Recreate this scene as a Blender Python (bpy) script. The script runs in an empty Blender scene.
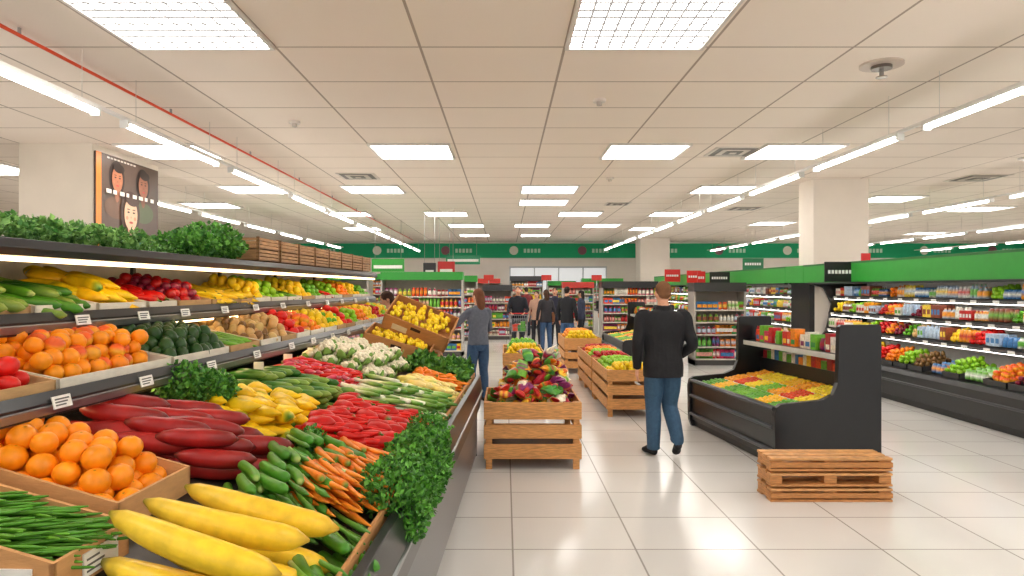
import bpy, math, random
import numpy as np
from mathutils import Vector, Matrix
from mathutils.bvhtree import BVHTree
random.seed(7); rng=np.random.default_rng(7)
sc=bpy.context.scene
try:
    sc.view_settings.view_transform='Standard'
    sc.view_settings.look='None'
    sc.view_settings.exposure=0.24
except Exception as e: print(e)

def C(r,g=None,b=None):
    if g is None:
        h=r.lstrip('#'); r,g,b=int(h[0:2],16),int(h[2:4],16),int(h[4:6],16)
    f=lambda c:(c/255/12.92) if c/255<=0.04045 else ((c/255+0.055)/1.055)**2.4
    return (f(r),f(g),f(b))
U=random.uniform

# ------------------------------------------------ materials
MATS={}
def nn(nt,t,**k):
    n=nt.nodes.new(t)
    for a,b in k.items(): setattr(n,a,b)
    return n
def mk(key,rough=.5,nscale=20,namt=.12,bump=.0,bscale=40,metal=0.,coat=0.,stretch=(1,1,1),spec=.5):
    m=bpy.data.materials.new(key); m.use_nodes=True; nt=m.node_tree; L=nt.links
    b=nt.nodes['Principled BSDF']
    at=nn(nt,'ShaderNodeAttribute',attribute_name='Col')
    tc=nn(nt,'ShaderNodeTexCoord'); mp=nn(nt,'ShaderNodeMapping'); mp.inputs['Scale'].default_value=stretch
    L.new(tc.outputs['Object'],mp.inputs['Vector'])
    no=nn(nt,'ShaderNodeTexNoise'); no.inputs['Scale'].default_value=nscale; no.inputs['Detail'].default_value=3
    L.new(mp.outputs[0],no.inputs['Vector'])
    mr=nn(nt,'ShaderNodeMapRange'); mr.inputs['From Min'].default_value=.3; mr.inputs['From Max'].default_value=.7
    mr.inputs['To Min'].default_value=1-namt; mr.inputs['To Max'].default_value=1+namt
    L.new(no.outputs['Fac'],mr.inputs['Value'])
    vm=nn(nt,'ShaderNodeVectorMath',operation='SCALE')
    L.new(at.outputs['Color'],vm.inputs[0]); L.new(mr.outputs[0],vm.inputs['Scale'])
    L.new(vm.outputs[0],b.inputs['Base Color'])
    b.inputs['Roughness'].default_value=rough; b.inputs['Metallic'].default_value=metal
    b.inputs['Coat Weight'].default_value=coat; b.inputs['Specular IOR Level'].default_value=spec
    if bump>0:
        n2=nn(nt,'ShaderNodeTexNoise'); n2.inputs['Scale'].default_value=bscale
        L.new(mp.outputs[0],n2.inputs['Vector'])
        bp=nn(nt,'ShaderNodeBump'); bp.inputs['Strength'].default_value=bump; bp.inputs['Distance'].default_value=.01
        L.new(n2.outputs['Fac'],bp.inputs['Height']); L.new(bp.outputs[0],b.inputs['Normal'])
    MATS[key]=m; return m
mk('produce',.36,25,.13,.08,60,spec=.4)
mk('leaf',.5,30,.25)
mk('matte',.75,8,.05)
mk('plastic',.35,10,.04)
mk('black_lacquer',.28,6,.1)
mk('steel',.32,30,.06,metal=.85,stretch=(1,1,20))
mk('wood',.55,9,.28,.15,30,stretch=(1.5,1.5,14))
mk('cardboard',.8,14,.08,.1,50,stretch=(1,1,4))
mk('package',.3,35,.22)
mk('cloth',.85,30,.12,.6,14)
mk('paint',.7,3,.02)
def emit(key,col,s):
    m=bpy.data.materials.new(key); m.use_nodes=True; nt=m.node_tree
    b=nt.nodes['Principled BSDF']; b.inputs['Base Color'].default_value=(.8,.8,.8,1)
    b.inputs['Emission Color'].default_value=(*col,1); b.inputs['Emission Strength'].default_value=s
    MATS[key]=m; return m
emit('tube_glow',(1,.965,.90),16)
emit('warm_glow',(1,.66,.33),6)
emit('cool_glow',(1,.96,.90),8)
emit('daylight_glass',(.93,.97,1),.35)
def gridmask(nt,sock,period,off,hw):
    L=nt.links; s=sock
    def M(op,a,v):
        n=nn(nt,'ShaderNodeMath',operation=op); L.new(a,n.inputs[0])
        if v is not None: n.inputs[1].default_value=v
        return n.outputs[0]
    s=M('SUBTRACT',s,off); s=M('DIVIDE',s,period); fl=M('FLOOR',s,None); s=M('FRACT',s,None); s=M('SUBTRACT',s,.5); s=M('ABSOLUTE',s,None)
    return M('GREATER_THAN',s,.5-hw/period),fl
def gridmat(key,base,line,px,ox,py,oy,hw,rough,var=.03,emis=None,hwy=None):
    m=bpy.data.materials.new(key); m.use_nodes=True; nt=m.node_tree; L=nt.links
    b=nt.nodes['Principled BSDF']; tc=nn(nt,'ShaderNodeTexCoord'); sp=nn(nt,'ShaderNodeSeparateXYZ')
    L.new(tc.outputs['Object'],sp.inputs[0])
    gx,fx=gridmask(nt,sp.outputs[0],px,ox,hw); gy,fy=gridmask(nt,sp.outputs[1],py,oy,hwy or hw)
    mx=nn(nt,'ShaderNodeMath',operation='MAXIMUM'); L.new(gx,mx.inputs[0]); L.new(gy,mx.inputs[1])
    cb=nn(nt,'ShaderNodeCombineXYZ'); L.new(fx,cb.inputs[0]); L.new(fy,cb.inputs[1])
    wn=nn(nt,'ShaderNodeTexWhiteNoise'); L.new(cb.outputs[0],wn.inputs['Vector'])
    no=nn(nt,'ShaderNodeTexNoise'); no.inputs['Scale'].default_value=2.5; L.new(tc.outputs['Object'],no.inputs['Vector'])
    ad=nn(nt,'ShaderNodeMath',operation='ADD'); L.new(wn.outputs['Value'],ad.inputs[0]); L.new(no.outputs['Fac'],ad.inputs[1])
    mr=nn(nt,'ShaderNodeMapRange'); mr.inputs['From Max'].default_value=2; mr.inputs['To Min'].default_value=1-var; mr.inputs['To Max'].default_value=1+var
    L.new(ad.outputs[0],mr.inputs['Value'])
    vm=nn(nt,'ShaderNodeVectorMath',operation='SCALE'); vm.inputs[0].default_value=base; L.new(mr.outputs[0],vm.inputs['Scale'])
    mix=nn(nt,'ShaderNodeMix',data_type='RGBA'); L.new(mx.outputs[0],mix.inputs[0]); L.new(vm.outputs[0],mix.inputs[6]); mix.inputs[7].default_value=(*line,1)
    L.new(mix.outputs[2],b.inputs['Base Color']); b.inputs['Roughness'].default_value=rough
    if emis:
        L.new(mix.outputs[2],b.inputs['Emission Color'])
        b.inputs['Emission Strength'].default_value=emis
    MATS[key]=m; return m
gridmat('ceiling_tiles',C(250,238,226),C(182,166,152),1.26,.52,1.0,5.95,.012,.85,.02)
gridmat('floor_tiles',C(226,223,219),C(166,161,155),.80,.05,.62,.1,.006,.16,.05)
gridmat('diffuser',(1.,.97,.92),(.030,.028,.026),.114,.0,.133,.0,.010,.5,.02,emis=11.5,hwy=.02)

# ------------------------------------------------ mesh builder
class MB:
    def __init__(s): s.v=[];s.f=[];s.c=[];s.m=[];s.sm=[];s.n=0
    def add(s,V,F,col,mat='matte',smooth=True):
        V=np.asarray(V,float).reshape(-1,3); k=len(V); n=s.n
        s.v.append(V); s.f+= [tuple(i+n for i in f) for f in F]
        col=np.asarray(col,float)
        if col.ndim==1: col=np.tile(col,(k,1))
        s.c.append(col); s.m+=[mat]*len(F); s.sm+=[smooth]*len(F); s.n+=k
    def box(s,x0,x1,y0,y1,z0,z1,col,mat='matte',R=None,o=None):
        V=np.array([[x,y,z] for z in (z0,z1) for y in (y0,y1) for x in (x0,x1)],float)
        if R is not None: V=V@R.T
        if o is not None: V=V+np.array(o)
        s.add(V,[(0,2,3,1),(4,5,7,6),(0,1,5,4),(2,6,7,3),(0,4,6,2),(1,3,7,5)],col,mat,False)
    def prism(s,pts,y0,y1,col,mat='matte'):
        n=len(pts); V=[[p[0],y0,p[1]] for p in pts]+[[p[0],y1,p[1]] for p in pts]
        F=[tuple(range(n)),tuple(range(2*n-1,n-1,-1))]+[(i,i+n,(i+1)%n+n,(i+1)%n) for i in range(n)]
        s.add(V,F,col,mat,False)
    def tube(s,P,R,col,mat='matte',seg=10,up=(0,0,1)):
        V,F,nr=tubegeo(P,R,seg,up); col=np.asarray(col,float)
        if col.ndim==2: col=ringcol(col,seg)
        s.add(V,F,col,mat,True)
    def cyl(s,c,r,z0,z1,col,mat='matte',seg=24):
        a=np.linspace(0,2*np.pi,seg,endpoint=False)
        ring=np.stack([c[0]+r*np.cos(a),c[1]+r*np.sin(a)],1)
        V=np.concatenate([np.c_[ring,np.full(seg,z0)],np.c_[ring,np.full(seg,z1)]])
        F=[tuple(range(seg-1,-1,-1)),tuple(range(seg,2*seg))]
        s.add(V,F,col,mat,False)
        s.add(V,[(i,(i+1)%seg,(i+1)%seg+seg,i+seg) for i in range(seg)],col,mat,True)
    def build(s,name,xf=None,bevel=0,parent=None,shift=None):
        V=np.concatenate(s.v) if s.v else np.zeros((0,3))
        if xf is not None:
            M=np.array(xf); V=V@M[:3,:3].T+M[:3,3]
        o=np.array([(V[:,0].min()+V[:,0].max())/2,(V[:,1].min()+V[:,1].max())/2,V[:,2].min()])
        me=bpy.data.meshes.new(name); me.from_pydata((V-o).tolist(),[],s.f)
        keys=sorted(set(s.m)); idx={k:i for i,k in enumerate(keys)}
        for k in keys: me.materials.append(MATS[k])
        me.polygons.foreach_set('material_index',[idx[k] for k in s.m])
        me.polygons.foreach_set('use_smooth',s.sm)
        a=me.color_attributes.new('Col','FLOAT_COLOR','POINT')
        cc=np.concatenate(s.c); a.data.foreach_set('color',np.c_[np.clip(cc,0,1),np.ones(len(cc))].ravel())
        me.update(); ob=bpy.data.objects.new(name,me); ob.location=o; sc.collection.objects.link(ob)
        if bevel:
            b=ob.modifiers.new('bevel','BEVEL'); b.width=bevel; b.segments=2; b.limit_method='ANGLE'; b.angle_limit=math.radians(50)
        return ob
def tubegeo(P,R,seg=10,up=(0,0,1)):
    P=np.asarray(P,float); n=len(P); R=np.asarray(R,float)
    if R.ndim==1: R=np.stack([R,R],1)
    T=np.gradient(P,axis=0); T/=np.linalg.norm(T,axis=1)[:,None]+1e-9
    u=np.array(up,float)
    if abs(np.dot(u,T[0]))>.95: u=np.array([0,1.,0])
    a=np.linspace(0,2*np.pi,seg,endpoint=False); V=[]
    for i in range(n):
        u=u-np.dot(u,T[i])*T[i]; u/=np.linalg.norm(u)+1e-9; w=np.cross(T[i],u)
        V.append(P[i]+np.outer(np.cos(a)*R[i,0],w)+np.outer(np.sin(a)*R[i,1],u))
    V=np.concatenate(V+[P[:1],P[-1:]])
    F=[]
    for i in range(n-1):
        for j in range(seg):
            k=(j+1)%seg; F.append((i*seg+j,i*seg+k,(i+1)*seg+k,(i+1)*seg+j))
    c0=n*seg; c1=c0+1
    for j in range(seg):
        k=(j+1)%seg; F.append((c0,k,j)); F.append((c1,(n-1)*seg+j,(n-1)*seg+k))
    return V,F,n
def ringcol(cols,seg):
    cols=np.asarray(cols,float)
    return np.concatenate([np.repeat(cols,seg,axis=0),cols[:1],cols[-1:]])
def Rz(a): c,s=math.cos(a),math.sin(a); return np.array([[c,-s,0],[s,c,0],[0,0,1.]])
def Rx(a): c,s=math.cos(a),math.sin(a); return np.array([[1,0,0],[0,c,-s],[0,s,c]])
def Ry(a): c,s=math.cos(a),math.sin(a); return np.array([[c,0,s],[0,1,0],[-s,0,c]])

# ------------------------------------------------ produce templates (axis = X, centred)
def longtpl(L,prof,bend=0,seg=10,cols=None,lobes=0,flat=1.):
    t=np.array([p[0] for p in prof]); r=np.array([p[1] for p in prof])
    tt=np.linspace(0,1,13); rr=np.interp(tt,t,r)
    x=(tt-.5)*L; y=bend*(4*(tt-.5)**2)
    V,F,n=tubegeo(np.stack([x,y,0*x],1),np.stack([rr,rr*flat],1),seg)
    if lobes:
        a=np.tile(np.linspace(0,2*np.pi,seg,endpoint=False),13)
        cx=np.repeat(np.stack([x,y,0*x],1),seg,axis=0)
        V[:13*seg]=cx+(V[:13*seg]-cx)*(1+.12*np.cos(lobes*a))[:,None]
    ct=np.array([c[0] for c in cols]); cc=np.array([c[1] for c in cols])
    col=np.stack([np.interp(tt,ct,cc[:,k]) for k in range(3)],1)
    return V,F,ringcol(col,seg)
def roundtpl(r,col,stem=C(90,110,40),sq=.92,seg=12,n=8,top=None):
    th=np.linspace(.12,np.pi-.12,n); z=np.cos(th)*r*sq; rr=np.sin(th)*r
    V,F,_=tubegeo(np.stack([0*z,0*z,-z],1),rr,seg,up=(1,0,0))
    V[-1][2]-=r*.12
    cols=np.array([col]*n,float)
    if top is not None: cols[-3:]=top
    cl=ringcol(cols,seg); cl[-1]=stem
    return V,F,cl
def inst(mb,tpl,pos,R=None,s=1.,j=.12,mat='produce'):
    V,F,c=tpl
    V=V*s
    if R is not None: V=V@R.T
    f=1+U(-j,j)
    cc=c*f*np.array([1+U(-j,j)*.5,1+U(-j,j)*.5,1])
    mb.add(V+np.array(pos),F,np.clip(cc,0,1),mat)
def heap(mb,tpls,reg,zf,L,w,layers=2,yaw=0.,yj=.12,lh=None,jit=.25,slope=0.,pitchj=.06,round_=False,mat='produce',j=.12,dome=0,flip=.15):
    x0,x1,y0,y1=reg; cx,cy=(x0+x1)/2,(y0+y1)/2; rad=max(x1-x0,y1-y0)
    lh=lh or w*.8
    for l in range(layers):
        nu=int(rad/L)+2; nw=int(rad/w)+2
        for a in range(-nu,nu+1):
            for b in range(-nw,nw+1):
                u=(a+U(-jit,jit)+(l%2)*.5+(b%2)*.35)*L; v=(b+U(-jit,jit)*.6+(l%2)*.5)*w
                x=cx+u*math.cos(yaw)-v*math.sin(yaw); y=cy+u*math.sin(yaw)+v*math.cos(yaw)
                ins=l*w*.45
                if not(x0+ins<=x<=x1-ins and y0+ins<=y<=y1-ins): continue
                d=0
                if dome: d=dome*(1-max(abs(x-cx)/((x1-x0)/2),abs(y-cy)/((y1-y0)/2))**2)
                if round_: R=Rz(U(0,6.28))@Rx(U(-.5,.5))@Ry(U(-.5,.5))
                else: R=Ry(slope*math.cos(yaw)+U(-pitchj,pitchj))@Rz(yaw+U(-yj,yj)+(math.pi if random.random()<flip else 0))@Rx(U(-.3,.3))
                inst(mb,random.choice(tpls),(x,y,zf(x,y)+w*.45+l*lh+d),R,U(.9,1.1),j,mat)
def leaves(mb,P,size,c0,c1,up=.4):
    P=np.asarray(P); n=len(P)
    d=rng.normal(size=(n,3)); d[:,2]+=up; d/=np.linalg.norm(d,axis=1)[:,None]
    e=np.cross(d,rng.normal(size=(n,3))); e/=np.linalg.norm(e,axis=1)[:,None]+1e-9; nrm=np.cross(d,e)
    s=size*rng.uniform(.6,1.3,size=(n,1))
    V=np.stack([P,P+d*s*.55+e*s*.42+nrm*s*.12,P+d*s*1.15,P+d*s*.55-e*s*.42+nrm*s*.12],1).reshape(-1,3)
    F=[]
    for i in range(n): F+=[(4*i,4*i+1,4*i+2),(4*i,4*i+2,4*i+3)]
    t=rng.uniform(size=(n,1)); col=np.array(c0)*(1-t)+np.array(c1)*t
    mb.add(V,F,np.repeat(col,4,axis=0),'leaf',False)
def ellpts(n,c,r,low=-1):
    p=rng.normal(size=(n,3)); p/=np.linalg.norm(p,axis=1)[:,None]; p*=rng.uniform(.45,1,size=(n,1))**.5
    p[:,2]=np.maximum(p[:,2],low)
    return np.array(c)+p*np.array(r)

ORG=C(254,152,18)
T={}
T['orange']=roundtpl(.043,ORG)
T['orange_s']=roundtpl(.037,ORG,n=7,seg=10)
T['peach']=roundtpl(.038,C(254,178,45),top=C(240,100,38),n=7,seg=10)
T['tomato']=roundtpl(.04,C(218,26,20),sq=.8,n=7,seg=10,stem=C(50,110,30))
T['apple']=roundtpl(.034,C(195,24,26),n=7,seg=10)
T['gapple']=roundtpl(.034,C(148,205,45),n=7,seg=10)
T['avocado']=roundtpl(.033,C(38,76,28),sq=1.3,n=7,seg=10)
T['kiwi']=roundtpl(.027,C(135,98,55),sq=1.25,n=6,seg=8)
T['lemon']=roundtpl(.032,C(254,214,35),sq=1.25,n=7,seg=8)
T['lime']=roundtpl(.03,C(100,176,38),n=6,seg=8)
T['plum']=roundtpl(.03,C(135,26,55),n=6,seg=8)
T['potato']=roundtpl(.033,C(215,175,112),sq=1.3,n=6,seg=8)
T['mandarin']=roundtpl(.032,C(252,135,18),n=6,seg=8)
T['squash']=longtpl(.50,[(0,0.006),(.02,.016),(.1,.027),(.3,.039),(.6,.044),(.85,.039),(.97,.024),(1,.004)],.03,16,[(0,C(150,150,50)),(.06,C(228,192,55)),(.2,C(252,214,62)),(.9,C(254,208,46)),(1,C(200,160,50))])
T['yam']=longtpl(.31,[(0,.008),(.06,.022),(.25,.036),(.6,.039),(.88,.031),(.97,.017),(1,.004)],.016,12,[(0,C(120,60,50)),(.1,C(155,30,32)),(.5,C(170,36,34)),(1,C(115,30,28))])
T['zuke']=longtpl(.26,[(0,.006),(.03,.015),(.2,.020),(.6,.022),(.93,.02),(1,.006)],.012,9,[(0,C(170,190,110)),(.08,C(88,150,38)),(1,C(72,138,38))])
T['aspar']=longtpl(.28,[(0,.008),(.6,.009),(.85,.012),(1,.002)],.008,6,[(0,C(200,215,150)),(.3,C(125,180,65)),(1,C(75,130,50))])
T['cuke']=longtpl(.24,[(0,.006),(.05,.02),(.3,.025),(.7,.025),(.95,.018),(1,.004)],.012,9,[(0,C(60,110,40)),(.5,C(52,120,38)),(1,C(140,165,70))])
T['carrot']=longtpl(.24,[(0,.008),(.04,.018),(.3,.015),(.8,.008),(1,.002)],.006,8,[(0,C(110,140,50)),(.05,C(244,125,15)),(1,C(250,155,50))])
T['chili']=longtpl(.16,[(0,.004),(.1,.005),(.14,.016),(.4,.018),(.8,.011),(1,.002)],.02,8,[(0,C(60,120,40)),(.12,C(60,120,40)),(.16,C(215,24,20)),(1,C(225,36,28))])
T['gchili']=longtpl(.15,[(0,.004),(.1,.005),(.14,.013),(.4,.015),(.8,.01),(1,.002)],.02,8,[(0,C(60,120,40)),(1,C(125,185,50))])
T['ypep']=longtpl(.2,[(0,.006),(.06,.008),(.1,.032),(.35,.036),(.75,.026),(1,.004)],.025,12,[(0,C(90,140,40)),(.07,C(110,150,40)),(.12,C(254,212,25)),(1,C(254,202,25))],3)
T['rpep']=longtpl(.14,[(0,.006),(.08,.008),(.12,.03),(.5,.034),(.85,.025),(1,.004)],.01,12,[(0,C(60,120,40)),(.09,C(60,120,40)),(.14,C(210,22,18)),(1,C(200,20,18))],3)
T['leek']=longtpl(.38,[(0,.016),(.1,.018),(.5,.016),(.8,.022),(1,.012)],.012,8,[(0,C(250,246,225)),(.5,C(235,238,190)),(.72,C(160,195,90)),(1,C(85,140,48))],0,.7)
T['bean']=longtpl(.22,[(0,.002),(.1,.0045),(.9,.0045),(1,.002)],.012,5,[(0,C(110,172,50)),(1,C(80,145,38))])
T['corn']=longtpl(.18,[(0,.01),(.2,.024),(.7,.024),(1,.008)],.005,9,[(0,C(190,200,110)),(.35,C(247,220,110)),(1,C(248,230,160))])
T['radish']=longtpl(.09,[(0,.004),(.12,.016),(.5,.018),(.85,.008),(1,.001)],.0,8,[(0,C(80,140,50)),(.15,C(212,45,80)),(.8,C(230,100,120)),(1,C(245,225,225))])
T['banana']=longtpl(.2,[(0,.005),(.1,.01),(.3,.017),(.7,.018),(.92,.01),(1,.004)],.04,7,[(0,C(110,120,40)),(.12,C(252,214,45)),(.95,C(252,208,40)),(1,C(80,60,30))])
def cauli():
    m=MB(); s=roundtpl(.022,C(246,238,212),stem=C(246,238,212),n=5,seg=7)
    for i in range(22):
        a=i*2.4; k=i/22; r=.065*math.sqrt(k)
        inst(m,s,(r*math.cos(a),r*math.sin(a),.05-.045*k*k),None,U(.85,1.15),.05)
    for i in range(6):
        a=i*1.05; V,F,n=tubegeo([(0.04*math.cos(a),.04*math.sin(a),-.03),(.08*math.cos(a),.08*math.sin(a),-.0),(.095*math.cos(a),.095*math.sin(a),.035)],[[.03,.004],[.035,.004],[.012,.003]],6)
        m.add(V,F,C(130,170,80))
    return np.concatenate(m.v),m.f,np.concatenate(m.c)
T['cauli']=cauli()

# ------------------------------------------------ room shell
def simple(name,args,col,mat):
    m=MB(); m.box(*args,col,mat); return m.build(name)
XL,XR,YB,YF,ZC=-14,24,31,-5,3.8
def shell(name,args,mat,col=(1,1,1)):
    m=MB(); m.box(*args,col,mat); ob=m.build(name)
    for v in ob.data.vertices: v.co+=ob.location
    ob.location=(0,0,0); return ob
shell('floor',(XL,XR,YF,YB,-.1,0),'floor_tiles')
shell('ceiling',(XL,XR,YF,YB,ZC,ZC+.1),'ceiling_tiles')
WALL=C(240,232,222)
simple('wall_left',(XL-.15,XL,YF,YB,0,ZC),WALL,'paint')
simple('wall_right',(XR,XR+.15,YF,YB,0,ZC),WALL,'paint')
simple('wall_back',(XL,XR,YB,YB+.15,0,ZC),WALL,'paint')
m=MB(); TEAL=C(16,168,112)
m.box(XL,XR,YB-.05,YB,3.05,3.72,TEAL,'paint')
m.box(XL,XR,YB-.07,YB,3.0,3.06,C(225,225,215),'paint')
for i,x in enumerate(np.arange(-12,23,3.1)):
    a=np.linspace(0,2*np.pi,20,endpoint=False)
    V=np.stack([x+.2*np.cos(a),np.full(20,YB-.06),3.4+.2*np.sin(a)],1)
    m.add(V,[tuple(range(20))],C(130,90,100) if i%2 else C(220,225,210),'paint',False)
    for k in range(5): m.box(x+.45+k*.16,x+.56+k*.16,YB-.06,YB-.045,3.3,3.48,C(190,225,205),'paint')
m.build('trim_frieze')
m=MB(); m.box(XL,XR,YB-.03,YB,0,.14,C(90,90,90)); m.build('baseboard_back')
def column(x0,x1,y0,y1):
    m=MB(); m.box(x0,x1,y0,y1,0,ZC,C(238,228,216),'paint'); m.box(x0-.015,x1+.015,y0-.015,y1+.015,0,.15,C(120,118,115),'paint')
    return m.build('structural_column')
column(5.92,6.98,13.1,13.75); column(5.68,6.9,28.6,29.7)
m=MB(); m.box(-7.05,-5.98,9.9,11.75,0,ZC,C(244,234,220),'paint'); m.build('structural_column')

# poster: orange spine, dark backing, portraits
m=MB(); px=-5.975
def disc(cy,cz,ry,rz,off,col,seg=28):
    a=np.linspace(0,2*np.pi,seg,endpoint=False)
    V=np.stack([np.full(seg,px+off),cy+ry*np.cos(a),cz+rz*np.sin(a)],1); m.add(V,[tuple(range(seg))],col,'plastic',False)
m.box(px,px+.03,9.92,11.7,2.25,3.70,C(92,72,62),'plastic')
m.box(px+.03,px+.034,9.92,10.05,2.25,3.70,C(242,136,48),'plastic')
def portrait(cy,cz,s,skin,hair,shirt,o):
    k=lambda c,f:tuple(min(1,a*f) for a in c)
    disc(cy,cz+.02*s,.27*s,.34*s,.034+o,hair)
    disc(cy,cz-.56*s,.42*s,.22*s,.037+o,shirt)
    disc(cy,cz-.28*s,.085*s,.17*s,.040+o,k(skin,.72))
    disc(cy,cz,.185*s,.25*s,.043+o,skin)
    disc(cy+.05*s,cz+.22*s,.19*s,.09*s,.046+o,hair)
    for q in(-1,1):
        disc(cy+q*.075*s,cz+.03*s,.035*s,.013*s,.046+o,C(40,25,18)); disc(cy+q*.075*s,cz+.075*s,.045*s,.008*s,.046+o,hair)
        disc(cy+q*.11*s,cz-.06*s,.035*s,.03*s,.0445+o,C(235,150,120) if s>=1 else k(skin,1.15))
    disc(cy,cz-.045*s,.024*s,.016*s,.046+o,k(skin,.75)); disc(cy,cz-.125*s,.055*s,.018*s,.046+o,C(195,70,66))
portrait(10.45,3.36,.78,C(176,112,80),C(48,32,26),C(110,78,58),0)
portrait(11.2,3.36,.78,C(160,100,74),C(44,30,24),C(88,98,66),0)
portrait(10.8,2.86,1.02,C(244,190,156),C(70,42,30),C(70,140,150),.016)
for k,(w) in enumerate([.13,.09,.12,.07,.11,.12,.08,.1]): m.box(px+.064,px+.068,10.12+k*.18,10.12+k*.18+w,3.12,3.18,C(240,235,225),'plastic')
for k in range(9): m.box(px+.03,px+.034,10.2+k*.09,10.26+k*.09,3.645,3.67,C(225,215,205),'plastic')
m.build('advertising_poster')

# ------------------------------------------------ ceiling fixtures
pan=[(-2.6,5.38),(1.12,5.38),(-1.4,10.45),(2.12,10.45),(4.4,10.45),(-5.1,10.45),(-2.78,14.45),(.93,14.45),(4.6,14.45),(-5.3,14.45),
 (.93,16.6),(-1.65,19.2),(2.1,19.2),(4.7,19.2),(-7.4,17.2),(-4.4,19.2),(-1.3,22.8),(.9,22.8),(3.2,22.8),(-1.2,27),(1.2,27),(-5,24),(5.,24),
 (-2.6,.8),(1.15,.8),(4.9,.8),(-2.6,-3),(1.15,-3),(4.9,-3),(4.9,5.0),(-7.5,5.),(-9,12),(8.7,3.5),(8.9,10.5),(9,16),(12.5,12),(12.5,18),(16,16),(12,24),(16,26),(8.6,22),(20,22),(13,6)]
pm=None
for (x,y) in pan:
    if pm is None:
        m=MB(); w,d=.57,.53
        for a in((-w-.03,w+.03,-d-.03,-d),(-w-.03,w+.03,d,d+.03),(-w-.03,-w,-d,d),(w,w+.03,-d,d)): m.box(*a,-.035,0,C(225,220,215),'plastic')
        m.box(-w,w,-d,d,-.02,0,(1,1,1),'diffuser'); ob=m.build('ceiling_light_panel')
        for v in ob.data.vertices: v.co+=ob.location
        pm=ob.data
    else:
        ob=bpy.data.objects.new('ceiling_light_panel',pm); sc.collection.objects.link(ob)
    ob.location=(x,y,ZC)
def tuberow(X,ystart,step,L,n,z=3.3):
    m=MB(); y1=ystart+n*step
    m.box(X-.02,X+.02,ystart-.3,y1,z+.045,z+.075,C(235,232,228),'plastic')
    for i in range(n):
        a=ystart+i*step
        m.box(X-.04,X+.04,a,a+L,z+.02,z+.045,C(240,240,238),'plastic')
        m.tube([(X,a+.02,z),(X,a+L/2,z),(X,a+L-.02,z)],[.025]*3,(1,1,1),'tube_glow',10)
        for yy in(a-.01,a+L): m.box(X-.04,X+.04,yy-.015,yy+.015,z-.03,z+.045,C(235,235,232),'plastic')
        for yy in(a+.2,a+L-.2): m.tube([(X,yy,z+.07),(X,yy,ZC)],[.003,.003],C(210,205,198),'plastic',6)
    return m.build('suspended_tube_light_row')
tuberow(-3.73,4.1-2.6*3,2.6,2.12,13); tuberow(4.2,4.85-2.42*3,2.42,1.95,13)
tuberow(8.9,5,2.5,2.0,10); tuberow(13.5,5,2.5,2.0,10); tuberow(-6.6,12.2,2.6,2.1,6); tuberow(-7.3,2.,2.6,2.1,3); tuberow(18,10,2.5,2.,8)
m=MB(); m.tube([(-3.92,-3,3.74),(-3.92,12,3.74),(-3.92,29,3.74)],[.016]*3,C(235,80,42),'plastic',8)
for y in np.arange(-2,29,2.5): m.box(-3.93,-3.91,y,y+.02,3.74,3.8,C(180,180,180),'steel')
m.build('red_sprinkler_pipe')
def vent(x,y,w=.6):
    m=MB(); z=ZC
    m.box(x-w/2,x+w/2,y-w/2,y+w/2,z-.012,z,C(225,215,205),'plastic')
    for k,f in enumerate((.42,.3,.18,.07)):
        a=w*f; m.box(x-a,x+a,y-a,y+a,z-.016-.006*k,z-.012-.004*k,C(90,82,76) if k%2==0 else C(215,205,195),'plastic')
    m.build('ceiling_air_vent')
for p in [(3.5,10.5,.7),(-2.75,12.8,.7),(-7.6,8.6,.7),(6.3,18,.8),(9,13,.8),(2.8,17,.6),(7.8,8.6,.5)]: vent(*p)
m=MB(); m.cyl((3.53,6.4),.19,ZC-.02,ZC,C(205,190,178),'plastic'); m.cyl((3.53,6.4),.09,ZC-.05,ZC-.02,C(120,112,106),'steel'); m.cyl((3.53,6.4),.02,ZC-.12,ZC-.05,C(150,150,150),'steel'); m.cyl((3.53,6.4),.05,ZC-.13,ZC-.12,C(160,150,140),'steel'); m.build('ceiling_sprinkler_head')
for (x,y) in [(1.05,7.6),(-2.65,8.6),(2.,13)]:
    m=MB(); m.cyl((x,y),.07,ZC-.03,ZC,C(230,222,214),'plastic'); m.cyl((x,y),.03,ZC-.07,ZC-.03,C(200,190,182),'plastic'); m.build('smoke_detector')

# ------------------------------------------------ LEFT PRODUCE DISPLAY (local, rotated -2.2deg)
ROT=Matrix.Rotation(math.radians(-2.2),4,'Z')
LIP=-.52
bz=lambda x,y:.80+(LIP-x)*.27
BLK=C(26,27,30)
m=MB(); y0,y1=.6,6.55
m.prism([(LIP,0.12),(LIP,.62),(LIP-.06,.62),(LIP-.06,.12)],y0,y1,C(140,143,147),'steel')
m.prism([(LIP-.05,0),(LIP-.05,.12),(LIP-.1,.12),(LIP-.1,0)],y0,y1,C(40,40,42),'plastic')
m.prism([(LIP+.03,.56),(LIP+.05,.70),(LIP+.03,.86),(LIP-.0,.87),(LIP-.02,.78),(LIP-.05,.56)],y0-.02,y1+.02,BLK,'black_lacquer')
m.prism([(LIP+.036,.69),(LIP+.056,.70),(LIP+.056,.715),(LIP+.036,.725)],y0-.02,y1+.02,C(170,172,175),'steel')
m.prism([(LIP-.025,.79),(LIP-.02,.885),(LIP-.035,.885),(LIP-.045,.79)],y0,y1,C(196,142,86),'cardboard')
m.prism([(LIP,.76),(LIP-.03,.79),(-1.75,bz(-1.75,0)-.01),(-1.75,bz(-1.75,0)-.05),(LIP-.03,.74)],y0,y1,C(60,56,50),'plastic')
for yy in(y0,y1-.05): m.prism([(LIP,.1),(LIP,.84),(-1.75,1.2),(-2.6,1.2),(-2.6,0),(LIP-.1,0)],yy,yy+.05,BLK,'black_lacquer')
y2=8.3
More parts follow.
